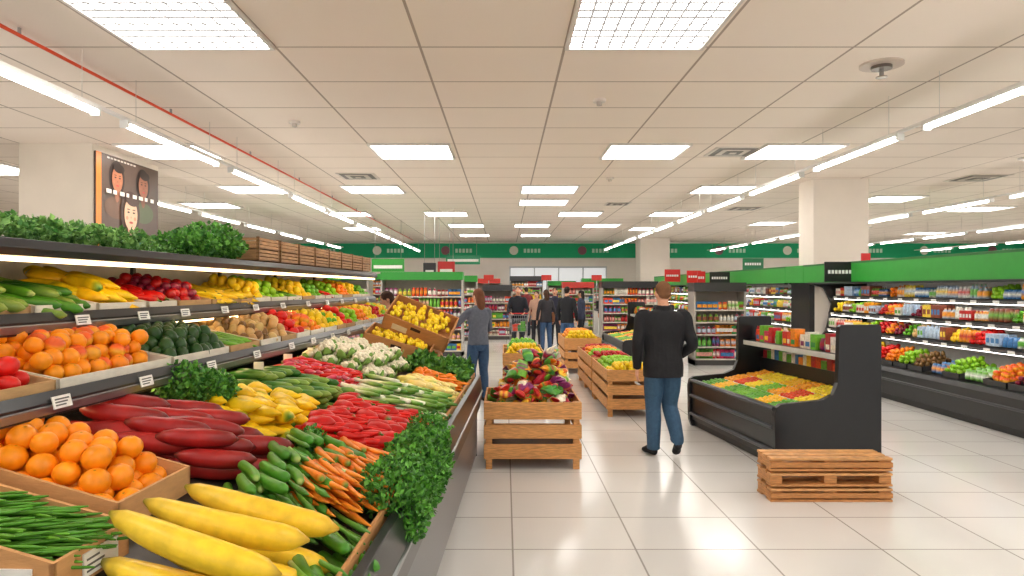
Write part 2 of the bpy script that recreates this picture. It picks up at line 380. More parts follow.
m.box(-2.62,-2.56,y0,y2,0,1.86,BLK,'plastic')
m.box(-2.56,-1.72,y1,y2,0,.95,BLK,'black_lacquer'); m.box(-2.56,-1.74,y0,y1,.0,1.0,C(70,66,62),'plastic')
sB=lambda x,y:1.32+(-1.62-x)*.2; sC=lambda x,y:1.57+(-1.92-x)*.2
for (xf,f,dep) in ((-1.62,sB,.85),(-1.92,sC,.62)):
    m.prism([(xf,f(xf,0)),(xf-dep,f(xf-dep,0)),(xf-dep,f(xf-dep,0)-.03),(xf,f(xf,0)-.045)],y0,y2,C(60,60,62),'plastic')
    z=f(xf,0)
    m.prism([(xf+.012,z-.05),(xf+.02,z+.0),(xf,z+.035),(xf-.006,z+.03),(xf-.006,z-.05)],y0,y2,C(38,40,44),'black_lacquer')
    m.prism([(xf+.017,z-.042),(xf+.024,z-.012),(xf+.018,z-.008),(xf+.012,z-.042)],y0,y2,C(150,152,156),'steel')
m.prism([(-1.90,1.82),(-1.88,1.85),(-1.90,1.885),(-2.62,1.9),(-2.62,1.86),(-1.93,1.82)],y0,y2,C(44,48,54),'black_lacquer')
m.prism([(-2.56,1.2),(-2.54,1.2),(-2.52,1.86),(-2.56,1.86)],y0,y2,C(235,228,215),'matte')
m.box(-1.935,-1.91,y0+.02,y2-.02,1.80,1.818,(1,1,1),'warm_glow')
m.box(-2.0,-1.97,y0+.02,y2-.02,1.503,1.518,(1,1,1),'warm_glow')
m.box(-1.72,-1.69,y0+.02,y2-.02,1.262,1.276,(1,1,1),'warm_glow')
for yy in np.arange(y0,y2,1.2): m.box(-2.56,-2.5,yy,yy+.03,1.1,1.86,C(60,60,62),'plastic')
m.build('produce_display_case',ROT,.003)

m=MB()
for (xf,f) in ((-1.62,sB),(-1.92,sC)):
    y=1.35
    while y<8.1:
        z=f(xf,0); R=Ry(-.25)
        m.box(-.002,.002,-.045,.045,-.02,.022,C(245,245,240),'plastic',R,(xf+.03,y,z-.005))
        for k in range(3): m.box(.0022,.003,-.035,.015+.01*k,-.012+.01*k,-.007+.01*k,C(90,90,90),'plastic',R,(xf+.03,y,z-.005))
        y+=U(.4,.6)
for y in np.arange(2.6,6.4,.5):
    m.box(-.03,.03,-.002,.002,0,.05,C(245,245,240),'plastic',None,(-1.66,y,1.2))
m.build('shelf_price_labels',ROT)

def crate(mb,x0,x1,y0,y1,zf,h,col,mat='wood',th=.012,base=0.):
    zz=[zf(x0,0),zf(x1,0)]
    for (a,b,c,d) in ((x0,x1,y0,y0+th),(x0,x1,y1-th,y1)):
        mb.prism([(a,zz[0]+base),(b,zz[1]+base),(b,zz[1]+base+h),(a,zz[0]+base+h)],c,d,col,mat)
    mb.box(x0,x0+th,y0,y1,zz[0]+base,zz[0]+base+h,col,mat); mb.box(x1-th,x1,y0,y1,zz[1]+base,zz[1]+base+h,col,mat)
CARD=C(208,156,102)
def pile(name,fn):
    mm=MB(); fn(mm); return mm.build(name,ROT)
def beanbox(q):
    crate(q,-1.62,-1.12,1.56,1.86,bz,.09,CARD,'cardboard')
    q.box(-1.26,-1.17,1.554,1.559,.99,1.04,C(245,245,240),'plastic')
    q.box(-1.118,-1.113,1.66,1.80,.975,1.035,C(245,245,240),'plastic')
    for k in range(3): q.box(-1.113,-1.112,1.67,1.76-.02*k,.985+.015*k,.99+.015*k,C(90,90,90),'plastic')
    for k in range(4): q.box(-1.5+k*.05,-1.465+k*.05,1.554,1.559,1.05,1.09,C(90,60,40),'cardboard')
pile('cardboard_produce_crate',beanbox)
pile('green_bean_pile',lambda q:heap(q,[T['bean']],(-1.55,-1.17,1.58,1.83),lambda x,y:bz(x,y)+.04,.17,.011,5,0.1,.22,.009))
pile('cardboard_produce_crate',lambda q:crate(q,-1.90,-1.2,1.94,2.36,bz,.09,CARD,'cardboard'))
pile('orange_pile',lambda q:heap(q,[T['orange']],(-1.86,-1.23,1.97,2.34),lambda x,y:bz(x,y)+.0,.084,.08,3,0,0,.054,.12,round_=True,j=.06))
pile('yellow_squash_pile',lambda q:heap(q,[T['squash']],(-.95,-.74,1.56,2.16),lambda x,y:bz(x,y)+.0,.5,.082,3,-.04,.06,.055,.05,slope=.24,j=.04,flip=0))
pile('red_yam_pile',lambda q:heap(q,[T['yam']],(-1.72,-1.1,2.44,2.92),lambda x,y:bz(x,y)+.0,.29,.074,3,.42,.12,.054,.1,slope=.2,j=.15))
pile('green_zucchini_pile',lambda q:(heap(q,[T['zuke'],T['zuke'],T['aspar']],(-1.08,-.72,2.2,3.05),bz,.24,.04,4,-.95,.12,.034),heap(q,[T['zuke'],T['aspar']],(-.68,-.56,1.3,2.4),lambda x,y:bz(x,y),.2,.04,3,-.9,.15,.034)))
pile('carrot_pile',lambda q:heap(q,[T['carrot']],(-.88,-.60,2.38,3.08),lambda x,y:bz(x,y)+.05,.17,.030,4,-.9,.10,.024))
pile('yellow_pepper_pile',lambda q:heap(q,[T['ypep']],(-1.55,-1.12,3.05,3.65),bz,.17,.062,3,-.5,.3,.045))
pile('cucumber_pile',lambda q:heap(q,[T['cuke']],(-1.68,-1.2,3.7,4.3),bz,.2,.048,3,-.2,.3,.04))
pile('red_chili_pile',lambda q:heap(q,[T['chili'],T['chili'],T['rpep']],(-1.12,-.62,3.15,4.05),bz,.13,.036,4,-.2,.45,.03))
pile('leek_pile',lambda q:heap(q,[T['leek']],(-1.17,-.62,4.1,4.95),bz,.3,.036,4,-.75,.15,.03))
pile('radish_pile',lambda q:heap(q,[T['radish'],T['chili']],(-1.68,-1.2,4.35,4.85),bz,.08,.034,4,.3,.8,.03))
pile('sweet_corn_pile',lambda q:heap(q,[T['corn']],(-1.0,-.6,5.0,5.5),bz,.16,.046,3,-.6,.3,.035))
pile('cauliflower_pile',lambda q:heap(q,[T['cauli']],(-1.7,-1.1,4.95,6.0),bz,.15,.14,2,0,.5,.08,.15,pitchj=.2,mat='matte',j=.05))
pile('orange_pepper_pile',lambda q:heap(q,[T['carrot'],T['mandarin']],(-1.0,-.6,5.5,5.9),bz,.1,.05,3,-.6,.3,.035))
def herb(name,cs,n,sz,c0=C(34,98,28),c1=C(105,172,60)):
    q=MB()
    for (c,r) in cs:
        leaves(q,ellpts(n,c,r),sz,c0,c1)
        for k in range(12):
            a=U(0,6.28); e=(c[0]+r[0]*.7*math.cos(a),c[1]+r[1]*.7*math.sin(a),c[2]+U(0,r[2]*.6))
            q.tube([(c[0],c[1],c[2]-r[2]*.8),((c[0]+e[0])/2,(c[1]+e[1])/2,c[2]),e],[.004,.003,.002],C(80,140,50),'leaf',5)
    q.build(name,ROT)
herb('parsley_bunch',[((-1.60,3.08,1.27),(.12,.12,.09)),((-1.52,3.2,1.22),(.12,.12,.09))],1100,.022)
herb('parsley_bunch',[((-.55,y,.93-.02*(i%2)),(.12,.16,.11)) for i,y in enumerate((2.62,2.85,3.1,3.35,3.6))]+[((-.47,y,.82),(.07,.15,.13)) for y in (2.7,2.95,3.2,3.45)],1000,.022,C(32,94,24),C(105,178,58))
herb('parsley_bunch',[((-1.0,3.05,.99),(.06,.12,.08))],700,.02)
herb('lettuce_bunch',[((-.72,y,.93),(.16,.16,.1)) for y in (6.0,6.25,6.45)]+[((-1.0,6.2,1.0),(.14,.2,.1))],420,.06,C(35,95,30),C(110,170,60))
herb('leafy_herb_planter',[((-2.15+U(-.1,.1),y,1.925+U(0,.035)),(.2,.17,.045)) for y in np.arange(1.5,3.35,.2)],620,.024,C(60,128,50),C(150,202,105))
herb('leafy_herb_planter',[((-2.2,y,1.912),(.2,.15,.025)) for y in (3.5,3.75)],420,.022,C(60,128,50),C(140,195,95))
herb('leafy_herb_planter',[((-2.12,4.12,1.97),(.2,.16,.08)),((-2.1,4.38,2.01),(.22,.18,.11)),((-2.15,4.6,1.97),(.2,.15,.085))],1100,.030,C(42,110,36),C(120,190,72))

# --- upper shelf produce
def sections(name,xf,f,dep,ys):
    q=MB(); y=ys[0][0]
    for (a,b,k) in ys:
        crate(q,xf-dep,xf-.03,a+.01,b-.01,f,.055,C(235,228,212) if random.random()<.6 else C(200,160,110),'cardboard',.01)
        reg=(xf-dep+.03,xf-.06,a+.03,b-.03); t=[T[x] for x in k.split('+')]
        k0=k.split('+')[0]
        if k0 in('zuke','cuke','ypep','chili','gchili','banana','carrot','bean','corn','leek'):
            W={'zuke':.045,'cuke':.048,'ypep':.06,'chili':.032,'gchili':.028,'banana':.034,'carrot':.03,'bean':.014,'corn':.045,'leek':.03}[k0]
            Lh={'zuke':.22,'cuke':.22,'ypep':.17,'chili':.13,'gchili':.12,'banana':.16,'carrot':.16,'bean':.16,'corn':.16,'leek':.3}[k0]
            heap(q,t,reg,f,Lh,W,3,0.2,.3,W*.7,slope=.2)
        else:
            r=float(np.abs(t[0][0][:,0]).max())*2
            heap(q,t,reg,lambda x,y:f(x,y)+.015,r*1.0,r*.98,3,0,0,r*.6,.12,round_=True)
    q.build(name,ROT)
sections('mixed_fruit_shelf_stock',-1.62,sB,.5,[(1.3,1.85,'tomato'),(1.85,2.32,'tomato'),(2.32,3.08,'peach+orange_s+orange_s'),(3.08,3.68,'avocado'),(3.68,4.1,'gchili'),(4.1,4.45,'kiwi+potato'),(4.45,4.75,'potato'),(4.75,5.05,'tomato'),(5.05,5.4,'mandarin+peach'),(5.4,5.75,'lemon'),(5.75,6.05,'lime+lemon'),(6.05,6.35,'tomato'),(6.35,6.65,'gapple'),(6.65,7.0,'mandarin'),(7.0,7.35,'lemon'),(7.35,7.7,'apple'),(7.7,8.2,'gapple+lemon')])
sections('mixed_vegetable_shelf_stock',-1.92,sC,.5,[(1.5,2.1,'gapple'),(2.1,2.6,'cuke'),(2.6,3.0,'zuke+cuke'),(3.0,3.4,'ypep'),(3.4,3.7,'chili+rpep'),(3.7,4.1,'plum+apple'),(4.1,4.75,'banana'),(4.75,5.05,'lemon'),(5.05,5.4,'gapple'),(5.4,5.75,'gchili'),(5.75,6.1,'lemon'),(6.1,6.4,'lime'),(6.4,6.7,'chili'),(6.7,7.0,'gapple'),(7.0,7.4,'mandarin'),(7.4,7.8,'lemon'),(7.8,8.2,'lime')])
q=MB()
yy=4.82
while yy<8.1:
    for z0 in (1.9,1.985):
        for k in range(3): 
            for (a,b,c,d) in ((-2.35,-1.95,yy,yy+.01),(-2.35,-1.95,yy+.39,yy+.4),(-2.35,-2.34,yy,yy+.4),(-1.96,-1.95,yy,yy+.4)):
                q.box(a,b,c,d,z0+.005+.026*k,z0+.025+.026*k,C(192,146,102),'wood')
        for (a,c) in ((-2.35,yy),(-1.97,yy),(-2.35,yy+.38),(-1.97,yy+.38)): q.box(a,a+.02,c,c+.02,z0,z0+.085,C(155,112,72),'wood')
        q.box(-2.35,-1.95,yy,yy+.4,z0,z0+.008,C(150,105,65),'wood')
    yy+=.43
q.build('wooden_produce_tray_stack',ROT)

def tilt_tray(o,R,w,d,h,fill):
    q=MB(); th=.012
    for a in((-w/2,w/2,-d/2,-d/2+th,0,h),(-w/2,w/2,d/2-th,d/2,0,h),(-w/2,-w/2+th,-d/2,d/2,0,h),(w/2-th,w/2,-d/2,d/2,0,h),(-w/2,w/2,-d/2,d/2,0,th)): q.box(*a,C(200,140,84),'cardboard',R,o)
    q.box(-.05,.05,-.002,.002,h*.62,h*.8,C(60,35,20),'cardboard',R,np.array(o)+R@np.array([0,-d/2-.001,0]))
    q.box(w*-.35,w*-.12,-.0015,.0015,h*.25,h*.6,C(225,210,180),'cardboard',R,np.array(o)+R@np.array([0,-d/2-.002,0]))
    ob=q.build('tilted_cardboard_tray')
    q=MB()
    for i in range(90):
        p=R@np.array([U(-w/2+.05,w/2-.05),U(-d/2+.05,d/2-.05),h-.03+U(0,.025)])+np.array(o)
        inst(q,T[fill],p,Rz(U(0,6.28))@Rx(U(-.4,.4)),.7)
    q.build('yellow_fruit_pile')
tilt_tray((-.86,6.78,1.29),Ry(.38)@Rx(.5),.66,.42,.17,'lemon')
tilt_tray((-1.04,6.56,1.06),Ry(.28)@Rx(.18),.64,.42,.19,'lemon')
q=MB()
q.box(-1.4,-.62,6.75,7.4,0,.92,C(110,80,52),'wood')
for z in (.1,.3,.5,.7): q.box(-1.41,-.61,6.74,7.41,z,z+.13,C(165,118,72),'wood')
q.prism([(-1.36,.92),(-.66,.92),(-.68,1.05),(-1.34,1.26)],6.9,7.35,C(165,112,66),'cardboard')
q.build('stacked_display_crates',None,.004)

# ------------------------------------------------ wooden slatted bins
def bin_(x0,x1,y0,y1,h,name='wooden_slatted_bin',col=C(208,148,86)):
    q=MB(); p=.06
    for x in(x0,x1-p):
        for y in(y0,y1-p): q.box(x,x+p,y,y+p,0,h,col,'wood')
    if y1-y0>1.6:
        for y in np.arange(y0+1.,y1-.5,1.): 
            for x in(x0,x1-p): q.box(x,x+p,y,y+p,0,h,col,'wood')
    for (a,b) in ((.1,.24),(.29,.42),(.47,h-.0)):
        if b<=a: continue
        for y in(y0-.018,y1): q.box(x0-.018,x1+.018,y,y+.018,a,b,col,'wood')
        for x in(x0-.018,x1): q.box(x,x+.018,y0,y1,a,b,col,'wood')
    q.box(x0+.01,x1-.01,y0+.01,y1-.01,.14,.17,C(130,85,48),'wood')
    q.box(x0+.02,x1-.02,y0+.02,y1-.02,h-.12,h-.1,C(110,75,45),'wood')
    return q.build(name,None,.004)
bin_(-.18,.70,6.40,7.35,.63)
PAL=[C(210,32,42),C(232,72,36),C(110,185,55),C(140,40,95),C(244,140,36),C(254,205,50),C(55,145,70),C(215,55,100),C(245,232,210),C(60,120,175),C(170,28,40),C(90,165,55),C(235,225,215)]
def bagtpl():
    tt=np.linspace(0,1,9); w=np.array([.055,.052,.06,.066,.068,.066,.06,.052,.055]); th=np.array([.003,.008,.03,.038,.04,.038,.03,.008,.003])
    V,F,n=tubegeo(np.stack([(tt-.5)*.2,0*tt,0*tt],1),np.stack([w,th],1),10)
    return V,F,n
BV,BF,_=bagtpl()
PB=[C(205,34,40),C(240,120,32),C(120,185,55),C(125,40,95),C(248,165,40),C(70,150,65),C(225,60,45),C(150,55,120),C(90,165,60),C(254,205,60),C(240,228,205),C(180,30,50)]
def bag(mb,pos,R,s,c1,c2,c3):
    cols=np.array([c1,c1,c1,c2,c3,c2,c1,c1,c1]); cc=ringcol(cols,10)
    mb.add((BV*s)@R.T+np.array(pos),BF,cc,'package')
q=MB()
for l in range(9):
    z=.55+l*.058; k=1-(l/9)**1.9*.72
    for i in range(max(6,int(38*k*k))):
        x=.26+.02*l*.6+U(-.38,.38)*k; y=6.88+.03*l+U(-.4,.4)*k*.95
        c1=random.choice(PB); c2=random.choice(PB) if random.random()<.6 else c1
        bag(q,(x,y,z+U(-.02,.02)),Rz(U(0,6.28))@Rx(U(-.7,.7))@Ry(U(-.9,.9)),U(.7,1.05),c1,c2,random.choice(PB))
q.build('packaged_snack_bag_pile')
bin_(1.36,1.98,9.0,10.5,.62); bin_(1.36,1.98,10.65,12.6,.62); bin_(-.02,.62,10.9,12.6,.66); bin_(1.2,1.9,13.6,15.2,.7)
def flatpile(name,reg,z,ks,layers=2):
    q=MB(); x0,x1,y0,y1=reg; y=y0
    while y<y1-.05:
        t=[T[random.choice(ks)]]; heap(q,t,(x0,x1,y,min(y+.45,y1)),lambda a,b:z,.08,.075,layers,0,.5,.05,.2,round_=True,dome=.04); y+=.45
    return q.build(name)
flatpile('green_fruit_pile',(1.4,1.94,9.03,10.45),.55,['gapple','lime','lemon','gapple'])
flatpile('mixed_fruit_pile',(1.4,1.94,10.7,12.5),.55,['gapple','orange_s','lemon','apple'])
flatpile('green_fruit_pile',(.02,.58,10.95,12.5),.6,['gapple','lime','lemon'],3)
flatpile('orange_fruit_pile',(1.25,1.85,13.65,15.1),.64,['orange_s','lemon','tomato'],3)

# ------------------------------------------------ refrigerated island (right of walking man)
IM=Matrix.Translation((2.53,6.38,0))@Matrix.Rotation(math.radians(7.0),4,'Z')
def island(name,M,L=2.12,stock='island_fruit_rows'):
    q=MB()
    prof=[(.03,.0),(0.,.08),(-.01,.5),(.01,.58),(.06,.61),(.46,.64),(.58,.69),(.625,.80),(.64,1.33),(.66,1.35),(1.05,1.35),(1.07,1.33),(1.07,0)]
    q.prism(prof,0,.06,C(24,25,28),'black_lacquer'); q.prism(prof,L-.06,L,C(24,25,28),'black_lacquer')
    q.prism([(.03,.08),(.02,.54),(.06,.56),(.08,.08)],.06,L-.06,C(27,28,31),'black_lacquer')
    q.prism([(.06,0),(.06,.09),(.95,.09),(.95,0)],.06,L-.06,C(20,20,22),'plastic')
    for z in(.14,.36): q.prism([(.0,z),(-.012,z+.01),(-.012,z+.03),(.02,z+.04)],.06,L-.06,C(95,98,104),'steel')
    q.prism([(.0,.54),(-.008,.56),(.01,.58),(.05,.58),(.05,.54)],.06,L-.06,C(60,62,66),'steel')
    q.prism([(.05,.48),(.92,.62),(.92,.58),(.05,.44)],.06,L-.06,C(190,190,186),'plastic')
    q.prism([(.92,.05),(.92,.84),(1.05,.84),(1.05,.05)],.06,L-.06,C(27,28,31),'black_lacquer')
    q.prism([(.70,1.02),(.70,1.05),(1.05,1.07),(1.05,1.04)],.06,L-.06,C(40,41,44),'black_lacquer')
    q.prism([(.695,1.0),(.695,1.055),(.705,1.055),(.705,1.0)],.06,L-.06,C(205,205,200),'plastic')
    q.build(name,M,.004)
    q=MB(); g=[C(100,172,50),C(246,165,35),C(250,220,55),C(222,75,35),C(125,190,55),C(254,195,40),C(80,145,50)]
    tp=[roundtpl(.027,c,n=6,seg=8) for c in g]
    # trays of six columns, thin tray rims between
    ty=0
    for a in range(3):
        for b in range(int((L-.16)/.26)):
            xa=.07+a*.285; ya_=.09+b*.26; sl=lambda x:.50+x*.16
            for (u0,u1,v0,v1) in ((xa,xa+.27,ya_,ya_+.006),(xa,xa+.006,ya_,ya_+.245),(xa+.264,xa+.27,ya_,ya_+.245)):
                q.prism([(u0,sl(u0)),(u1,sl(u1)),(u1,sl(u1)+.04),(u0,sl(u0)+.04)],v0,v1,C(235,235,230),'plastic')
            k=[0,2,4,5,1,2,0,5,3,4,2,1][(a*5+b*3)%12]
            for i in range(5):
                for j in range(5):
                    x=xa+.032+i*.051; y=ya_+.03+j*.048
                    inst(q,tp[k],(x+U(-.004,.004),y+U(-.004,.004),sl(x)+.032+U(0,.012)),Rz(U(0,6)),1,.1)
    q.build(stock,M)
    q=MB()
    y=.1
    while y<L-.15:
        w=U(.06,.11); c=random.choice(PAL); c2=random.choice(PAL); h=U(.12,.2)
        if random.random()<.5:
            q.box(.78,.9,y,y+w*.92,1.055,1.055+h,c,'package'); q.box(.778,.78,y+.01,y+w*.8,1.08,1.13,c2,'package')
        else: q.tube([(.84,y+w/2,1.06+h*a) for a in(0,.1,.5,.9,1)],[[.035,w*.4],[.04,w*.45],[.04,w*.45],[.02,w*.4],[.004,w*.42]],np.array([c,c,c2,c,c]),'package',8,up=(0,1,0))
        y+=w
    y=.1
    while y<L-.15:
        w=U(.06,.11); q.box(.93,1.01,y,y+w*.92,.84,.84+U(.08,.15),random.choice(PAL),'package'); y+=w
    q.build('boxed_goods_row',M,.003)
island('refrigerated_island_case',IM)
island('refrigerated_island_case',Matrix.Translation((2.45,14.2,0)),3.0)
q=MB(); PC=C(200,140,82)
x0,x1,ya,yb=2.11,3.08,5.42,5.72
for l in range(3):
    z=l*.122
    for x in np.linspace(x0,x1-.1,3): q.box(x,x+.1,ya+.02,yb-.02,z+.018,z+.085,PC,'wood')
    for y in np.linspace(ya,yb-.08,3): q.box(x0,x1,y,y+.08,z+.085,z+.105,C(212,156,98),'wood')
    q.box(x0,x1,ya,ya+.1,z,z+.018,PC,'wood'); q.box(x0,x1,yb-.1,yb,z,z+.018,PC,'wood')
    if l%2==0: q.box(x0,x1,ya-.004,ya+.018,z+.03,z+.07,C(194,132,74),'wood')
q.build('wooden_pallet_stack',None,.004)

# ------------------------------------------------ right gondola (open chiller) facing -X
GREEN=C(48,152,54)
PK=[C(245,245,240),C(240,240,235),C(70,130,190),C(205,45,42),C(248,165,45),C(100,176,62),C(250,218,80),C(190,210,230),C(150,80,60),C(236,165,155),C(245,240,225),C(125,195,80)]
def pack(q,x,y,z,h,w,d,ax=0,cc=None):
    c,c2,t=cc if cc else (random.choice(PK),random.choice(PK),random.random()); k=1+U(-.06,.06)
    c=tuple(k*a for a in c)
    if t<.3:
        q.box(x-d/2,x+d/2,y-w/2,y+w/2,z,z+h,c,'package')
        if ax==0: q.box(x-d/2-.002,x-d/2,y-w*.35,y+w*.35,z+h*.25,z+h*.65,c2,'package')
        else: q.box(x-d*.35,x+d*.35,y-w/2-.002,y-w/2,z+h*.25,z+h*.65,c2,'package')
    elif t<.6:
        r=min(w,d)*.46; P=[(x,y,z+h*a) for a in(0,.05,.3,.6,.75,.85,1)]
        q.tube(P,[r*.9,r,r,r,r*.7,r*.35,r*.35],np.array([c,c,c2,c2,c,c,c2]),'package',8,up=(1,0,0))
    else:
        P=[(x,y,z+h*a) for a in(0,.15,.5,.85,1)]; rr=[[w*.42,d*.35],[w*.48,d*.4],[w*.48,d*.38],[w*.44,d*.2],[w*.46,d*.03]]
        if ax==0: rr=[[b,a] for a,b in rr]
        q.tube(P,rr,np.array([c,c,c2,c,c]),'package',8,up=(0,1,0))
def gondola(y0,y1,fx=5.8):
    q=MB(); D=1.15; xb=fx+D
    q.prism([(fx+.06,0),(fx+.06,.09),(xb,.09),(xb,0)],y0,y1,C(20,20,22),'plastic')
    q.prism([(fx,.1),(fx-.01,.44),(fx+.02,.5),(fx+.1,.5),(fx+.1,.1)],y0,y1,C(24,25,28),'black_lacquer')
    q.prism([(fx-.012,.3),(fx-.02,.31),(fx-.02,.33),(fx,.34)],y0,y1,C(90,92,96),'steel')
    q.box(fx+.1,xb,y0,y1,.1,.48,C(40,40,42),'plastic')
    q.box(xb-.08,xb,y0,y1,0,2.1,C(232,228,220),'matte')
    for (z,f,c) in ((.93,fx+.30,0),(1.23,fx+.36,0),(1.53,fx+.42,0)):
        q.prism([(f,z-.035),(f,z+.02),(f+.01,z+.02),(f+.012,z),(xb-.08,z+.04),(xb-.08,z+.02),(f+.02,z-.035)],y0,y1,C(42,43,46),'black_lacquer')
        q.prism([(f-.004,z-.028),(f-.004,z+.005),(f,z+.005),(f,z-.028)],y0,y1,C(90,90,90),'plastic')
        for yy in np.arange(y0+.2,y1-.2,.42): q.box(f-.008,f-.004,yy,yy+.12,z-.03,z+.01,C(240,240,235),'plastic')
        q.box(f+.03,f+.05,y0+.06,y1-.06,z-.045,z-.035,(1,1,1),'cool_glow')  # glowing strip added under each shelf to brighten the goods below
    q.box(fx-.1,xb,y0,y1,1.80,1.83,C(60,60,62),'plastic')
    q.box(fx-.12,fx-.06,y0,y1,1.80,2.13,GREEN,'plastic'); q.box(fx-.125,fx-.055,y0,y1,1.77,1.80,C(30,32,34),'plastic'); q.box(fx-.123,fx-.057,y0,y1,2.10,2.135,C(30,105,42),'plastic')
    q.box(fx-.06,xb,y0,y1,2.09,2.12,C(200,200,195),'plastic')
    q.box(fx+.0,fx+.04,y0+.05,y1-.05,1.78,1.80,(1,1,1),'cool_glow')
    for y in [y0,y1-.05]: q.prism([(fx,0),(fx-.01,.5),(fx+.30,.9),(fx+.4,1.4),(fx+.25,1.7),(fx-.1,1.80),(fx-.1,2.12),(xb,2.12),(xb,0)],y,y+.05,C(30,31,33),'black_lacquer')
    q.build('refrigerated_wall_case',None,.003)
    q=MB()
    ks=['gapple','mandarin','tomato','lemon','potato','lime','plum','peach','apple','gapple','lemon','kiwi']; ki=0
    for (z,f,hm,pp) in ((1.55,fx+.50,.19,.95),(1.26,fx+.44,.19,.75),(.96,fx+.38,.19,.75)):
        y=y0+.1
        while y<y1-.12:
            if random.random()<pp:
                n=random.randint(2,4); w=U(.06,.10); h=U(.12,hm); cc=(random.choice(PK),random.choice(PK),random.random())
                for i in range(n):
                    if y>y1-.12: break
                    for r in range(2): pack(q,f+r*.12,y+w/2,z+.01,h,w*.94,.1,0,cc)
                    y+=w
            else:
                k=ks[ki%12]; ki+=1
                L=min(U(.2,.32),y1-.1-y)
                if L>.1: heap(q,[T[k]],(f-.05,f+.3,y,y+L),lambda a,b:z+.01+(a-f)*.2,.07,.064,3,0,0,.045,.15,round_=True)
                y+=max(L,.1)+.02
    y=y0+.12
    while y<y1-.2:
        k=ks[ki%12]; ki+=1; L=min(U(.26,.42),y1-.1-y)
        if random.random()<.3:
            n=int(L/.1); cc=(random.choice(PK),random.choice(PK),.8)
            for i in range(n):
                for r in range(3): pack(q,fx+.2+r*.13,y+.05+i*.1,.52+r*.02,.13,.092,.12,0,cc)
        else:
            crate(q,fx+.12,fx+.62,y,y+L,lambda a,b:.49+(a-fx)*.15,.07,C(60,62,64),'plastic')
            heap(q,[T[k]],(fx+.16,fx+.60,y+.03,y+L-.03),lambda a,b:.53+(a-fx)*.2,.074,.068,3,0,0,.05,.15,round_=True)
        y+=L+.02
    q.build('chilled_goods_shelf_stock')
gondola(4.6,13.0); gondola(13.85,26)
q=MB(); q.box(5.68,5.74,13.01,13.84,1.80,2.13,GREEN,'plastic'); q.box(5.80,5.90,13.01,13.84,.1,1.80,C(34,35,38),'black_lacquer'); q.box(5.74,5.9,13.01,13.84,1.8,1.83,C(60,60,62),'plastic'); q.build('case_infill_panel')
def sign(x,y,z0,z1,w,c,tc=C(235,235,235),name='aisle_sign'):
    q=MB(); q.box(x-w/2,x+w/2,y,y+.03,z0,z1,c,'plastic')
    n=max(3,int(w/.07)); 
    for k in range(n): q.box(x-w*.4+k*w*.8/n,x-w*.4+(k+.7)*w*.8/n,y-.003,y,(z0+z1)/2-.03,(z0+z1)/2+.03,tc,'plastic')
    q.build(name)
sign(5.50,11.2,1.8,2.13,.5,C(30,30,32)); sign(5.82,11.0,1.85,2.26,.14,C(205,35,35)); sign(6.0,16.5,2.14,2.42,.5,C(30,110,70)); sign(5.35,17,1.8,2.1,.5,C(30,30,32)); sign(4.95,17.2,1.8,2.12,.2,C(205,35,35)); sign(5.4,22,1.9,2.3,.5,C(205,35,35)); sign(5.4,19.5,1.85,2.2,.4,C(205,35,35))

# ------------------------------------------------ generic shelving
def shelf_unit(x0,x1,y0,d,h,head,name='grocery_shelving_unit',side=None):
    q=MB()
    q.box(x0,x0+.04,y0,y0+d,0,h,C(190,184,176),'plastic'); q.box(x1-.04,x1,y0,y0+d,0,h,C(190,184,176),'plastic')
    q.box(x0,x1,y0+d-.03,y0+d,0,h,C(180,168,156),'plastic')
    q.box(x0,x1,y0,y0+d,0,.12,C(70,68,66),'plastic')
    if head is not None: q.box(x0,x1,y0-.02,y0+d,h,h+.2,head,'plastic')
    zs=list(np.arange(.12,h-.2,.27))
    for z in zs:
        q.box(x0+.04,x1-.04,y0,y0+d-.03,z,z+.025,C(190,184,176),'plastic'); q.box(x0+.04,x1-.04,y0-.006,y0,z-.005,z+.02,C(225,215,200),'plastic')
        x=x0+.08
        while x<x1-.1:
            w=U(.08,.13); n=random.randint(2,4); h_=U(.15,.22); cc=(random.choice(PAL),random.choice(PK),random.random())
            for i in range(n):
                if x>x1-.1: break
                pack(q,x+w/2,y0+.1,z+.025,h_,w*.92,.14,1,cc); x+=w
    q.build(name,None)
shelf_unit(4.15,5.30,15,.5,1.62,C(60,60,60))
for (a,b,y,h,c) in [(-3.1,-1.05,17,1.9,GREEN),(-5.6,-3.4,17,1.9,GREEN),(-8.5,-6,18,1.9,GREEN),(-2.6,-.9,22,1.9,GREEN),(2.9,4.6,20.5,1.7,C(40,40,42)),(1.95,3.0,23,1.7,C(200,60,50)),(-.75,.25,22.5,1.6,C(60,60,62)),(3.2,4.9,28.3,1.9,GREEN),(-6,-3.2,24,2.,GREEN),(8,11,16,1.9,GREEN),(12,15,20,1.9,GREEN),(.2,1.6,28.6,2.0,C(60,60,62)),(1.8,3.0,28.9,1.8,GREEN),(-2.6,-.2,28.9,1.9,C(205,60,50))]: shelf_unit(a,b,y,.6,h,c)
def pendant_sign(x,y,z0,z1,w,c):
    q=MB(); q.box(x-w/2,x+w/2,y,y+.03,z0,z1,c,'plastic'); q.box(x-w/2+.06,x+w/2-.06,y-.004,y,z0+.1,z0+.2,C(240,240,235),'plastic')
    for s in(-1,1): q.tube([(x+s*w*.4,y+.015,z1),(x+s*w*.4,y+.015,ZC)],[.005,.005],C(180,180,180),'plastic',6)
    q.build('hanging_aisle_sign')
pendant_sign(-1.55,18,2.0,2.4,.45,C(200,40,40)); pendant_sign(-2.1,19,2.0,2.4,.35,C(40,40,42)); pendant_sign(-1.6,26,2.6,2.95,1.3,C(30,140,95)); pendant_sign(-3.6,21,2.2,2.6,1.0,GREEN)
